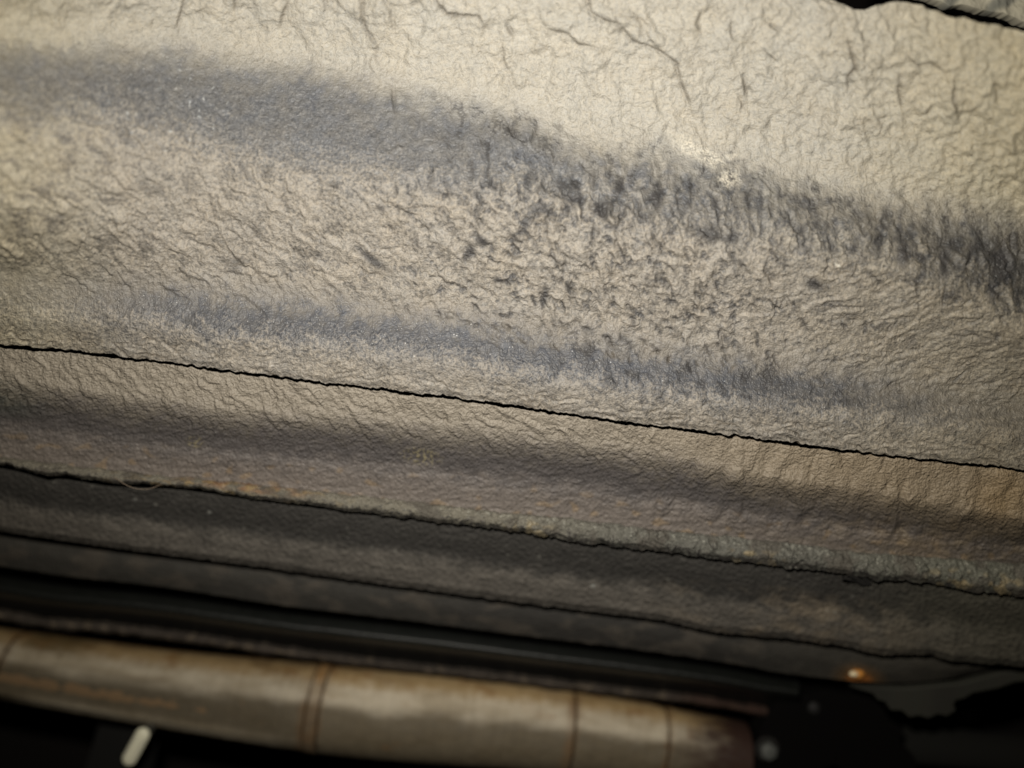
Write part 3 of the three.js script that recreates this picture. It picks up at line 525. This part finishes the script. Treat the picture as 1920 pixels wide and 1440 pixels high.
{ // pale plastic clip under the pipe
  const o = thing('plastic_clip', 'small pale plastic clip end in the dark below the pipe', 'clip');
  const z = -0.16, a = WV(267, 1378, z), b = WV(243, 1422, z), d = b.clone().sub(a), len = d.length();
  const body = new THREE.CapsuleGeometry(0.0057, len, 6, 18); body.scale(1, 1, 0.6);
  const rot = new THREE.Quaternion().setFromUnitVectors(new THREE.Vector3(0, -1, 0), d.clone().normalize()), mid = a.clone().add(b).multiplyScalar(0.5);
  const place = m => { m.quaternion.copy(rot); m.position.copy(mid); return m; };
  o.position.set(0, 0, 0);
  place(part('clip_body', body, mat(0.9, 0.88, 0.7, 0.45), o));
  for (const s of [-1, 1]) { const rib = new THREE.CapsuleGeometry(0.0011, len * 0.9, 4, 8); rib.translate(s * 0.0024, 0, 0.0032); place(part('clip_rib', rib, mat(0.92, 0.9, 0.76, 0.4), o)); }
  const st = new THREE.CapsuleGeometry(0.004, 0.02, 4, 12); st.translate(0, len * 0.5 + 0.008, -0.012); place(part('clip_stem', st, mat(0.05, 0.048, 0.04), o));
}
{ // little rusted screw on the ledge
  const o = thing('rusty_screw', 'tiny bright orange rusted screw head at the right end of the narrow strip', 'screw');
  const c = W(1607, 1263, -0.122); o.position.set(...c);
  const head = lump(new THREE.SphereGeometry(0.0042, 24, 16), 0.16, 420, 3); head.scale(1.35, 0.8, 0.8);
  part('screw_head', head, mat(0.62, 0.27, 0.06, 0.5), o);
  const tip = lump(new THREE.SphereGeometry(0.0026, 16, 12), 0.12, 500, 8); tip.scale(1.3, 0.8, 0.9); tip.translate(-0.0034, 0.0006, 0.0022); part('glint_lump', tip, mat(0.85, 0.72, 0.48, 0.35), o);  // pale lump standing in for the specular glint on the screw
}
{ // grey flange tab hanging at the right
  const o = thing('flange_tab', 'ragged dull grey metal tab hanging below the strip at bottom right', 'bracket');
  const m = skin(256, 128, (u, v) => { const g = fbm(u * 14, v * 8, 4), q = noise(u * 5, v * 3); const c = mix3([0.034, 0.034, 0.027], [0.012, 0.011, 0.009], ss(-0.2, 0.4, q + g * 0.4)); return [c[0], c[1], c[2], 0.5 + 0.5 * g, 0.8]; }, 0.001);
  ragged([[1600, 1288], [1700, 1292], [1800, 1283], [1880, 1262], [1960, 1256], [1985, 1268], [1900, 1276], [1870, 1287], [1822, 1296], [1806, 1306], [1789, 1310], [1784, 1322], [1788, 1330], [1774, 1339], [1757, 1335], [1740, 1343], [1722, 1338], [1706, 1341], [1692, 1329], [1672, 1328], [1664, 1314], [1648, 1309], [1640, 1298]], -0.13, 0.005, m, 'tab_plate', o);
}
{ // dark hanger and dim bolt at the pipe's end
  const o = thing('pipe_hanger', 'black bent bracket at the rusted end of the pipe', 'bracket');
  const m = new THREE.MeshPhysicalMaterial({ color: new THREE.Color().setRGB(0.004, 0.0036, 0.0036), roughness: 1, specularIntensity: 0.12 });
  ragged([[1446, 1334], [1462, 1318], [1470, 1302], [1512, 1305], [1548, 1296], [1592, 1306], [1618, 1301], [1640, 1318], [1652, 1322], [1664, 1352], [1690, 1366], [1686, 1392], [1712, 1420], [1724, 1480], [1600, 1480], [1588, 1448], [1566, 1432], [1540, 1440], [1512, 1480], [1400, 1480], [1412, 1440], [1428, 1418], [1424, 1380]], -0.17, 0.02, m, 'bracket_plate', o);
  const b = thing('hex_bolt', 'dim grey bolt head beside the rusted pipe end at the bottom', 'bolt'); b.position.set(...W(1441, 1408, -0.164));
  const hd = lump(new THREE.CylinderGeometry(0.0062, 0.0068, 0.006, 6, 3), 0.05, 300, 4); hd.rotateX(Math.PI / 2); part('bolt_head', hd, mat(0.1, 0.105, 0.1, 0.6), b);
  const ws = new THREE.CylinderGeometry(0.0092, 0.0092, 0.0016, 28); ws.rotateX(Math.PI / 2); ws.translate(0, 0, -0.004); part('washer', ws, mat(0.012, 0.011, 0.01, 0.8), b);
  const s2 = thing('small_rivet', 'tiny dim rivet on the black bracket below the rusty screw', 'rivet'); s2.position.set(...W(1526, 1327, -0.169));
  const rv = new THREE.SphereGeometry(0.0038, 20, 12); rv.scale(1, 1, 0.5); part('rivet_head', rv, mat(0.016, 0.015, 0.016, 0.7), s2);
  const cc = new THREE.TorusGeometry(0.004, 0.0008, 8, 24); part('rivet_rim', cc, mat(0.006, 0.006, 0.006, 0.8), s2);
}
{ // a dark tube crossing behind at the lower right and a bracket leg behind the clip
  const o = thing('dark_tube', 'barely visible dark tube in the shadow at the bottom right corner', 'pipe');
  const p = [[1500, 1400], [1640, 1392], [1800, 1404], [2100, 1436]].map(([x, y]) => WV(x, y, -0.25));
  part('tube_wall', new THREE.TubeGeometry(new THREE.CatmullRomCurve3(p), 60, 0.016, 28), mat(0.007, 0.007, 0.006, 0.95), o);
  const q = thing('bracket_leg', 'black square leg behind the pale plastic clip', 'bracket');
  ragged([[196, 1330], [286, 1340], [262, 1480], [150, 1480]], -0.235, 0.02, mat(0.004, 0.004, 0.004, 0.9), 'leg_plate', q);
}
{ // near-black sheet added far behind everything, for the shadow under the vehicle
  const g = new THREE.BoxGeometry(3.2, 2.4, 0.01, 1, 1, 1);
  const m = part('dark_backing', g, mat(0.006, 0.004, 0.0037, 0.95)); m.position.set(0, 0, -0.52); m.userData.kind = 'structure'; m.userData.label = 'added near-black brown sheet for the shadow far behind the pipe';
}

const renderer = new THREE.WebGLRenderer({ antialias: true });
renderer.setSize(1024, 768);
renderer.shadowMap.enabled = true;
renderer.toneMapping = THREE.LinearToneMapping;
renderer.toneMappingExposure = 1;
renderer.render(scene, camera);
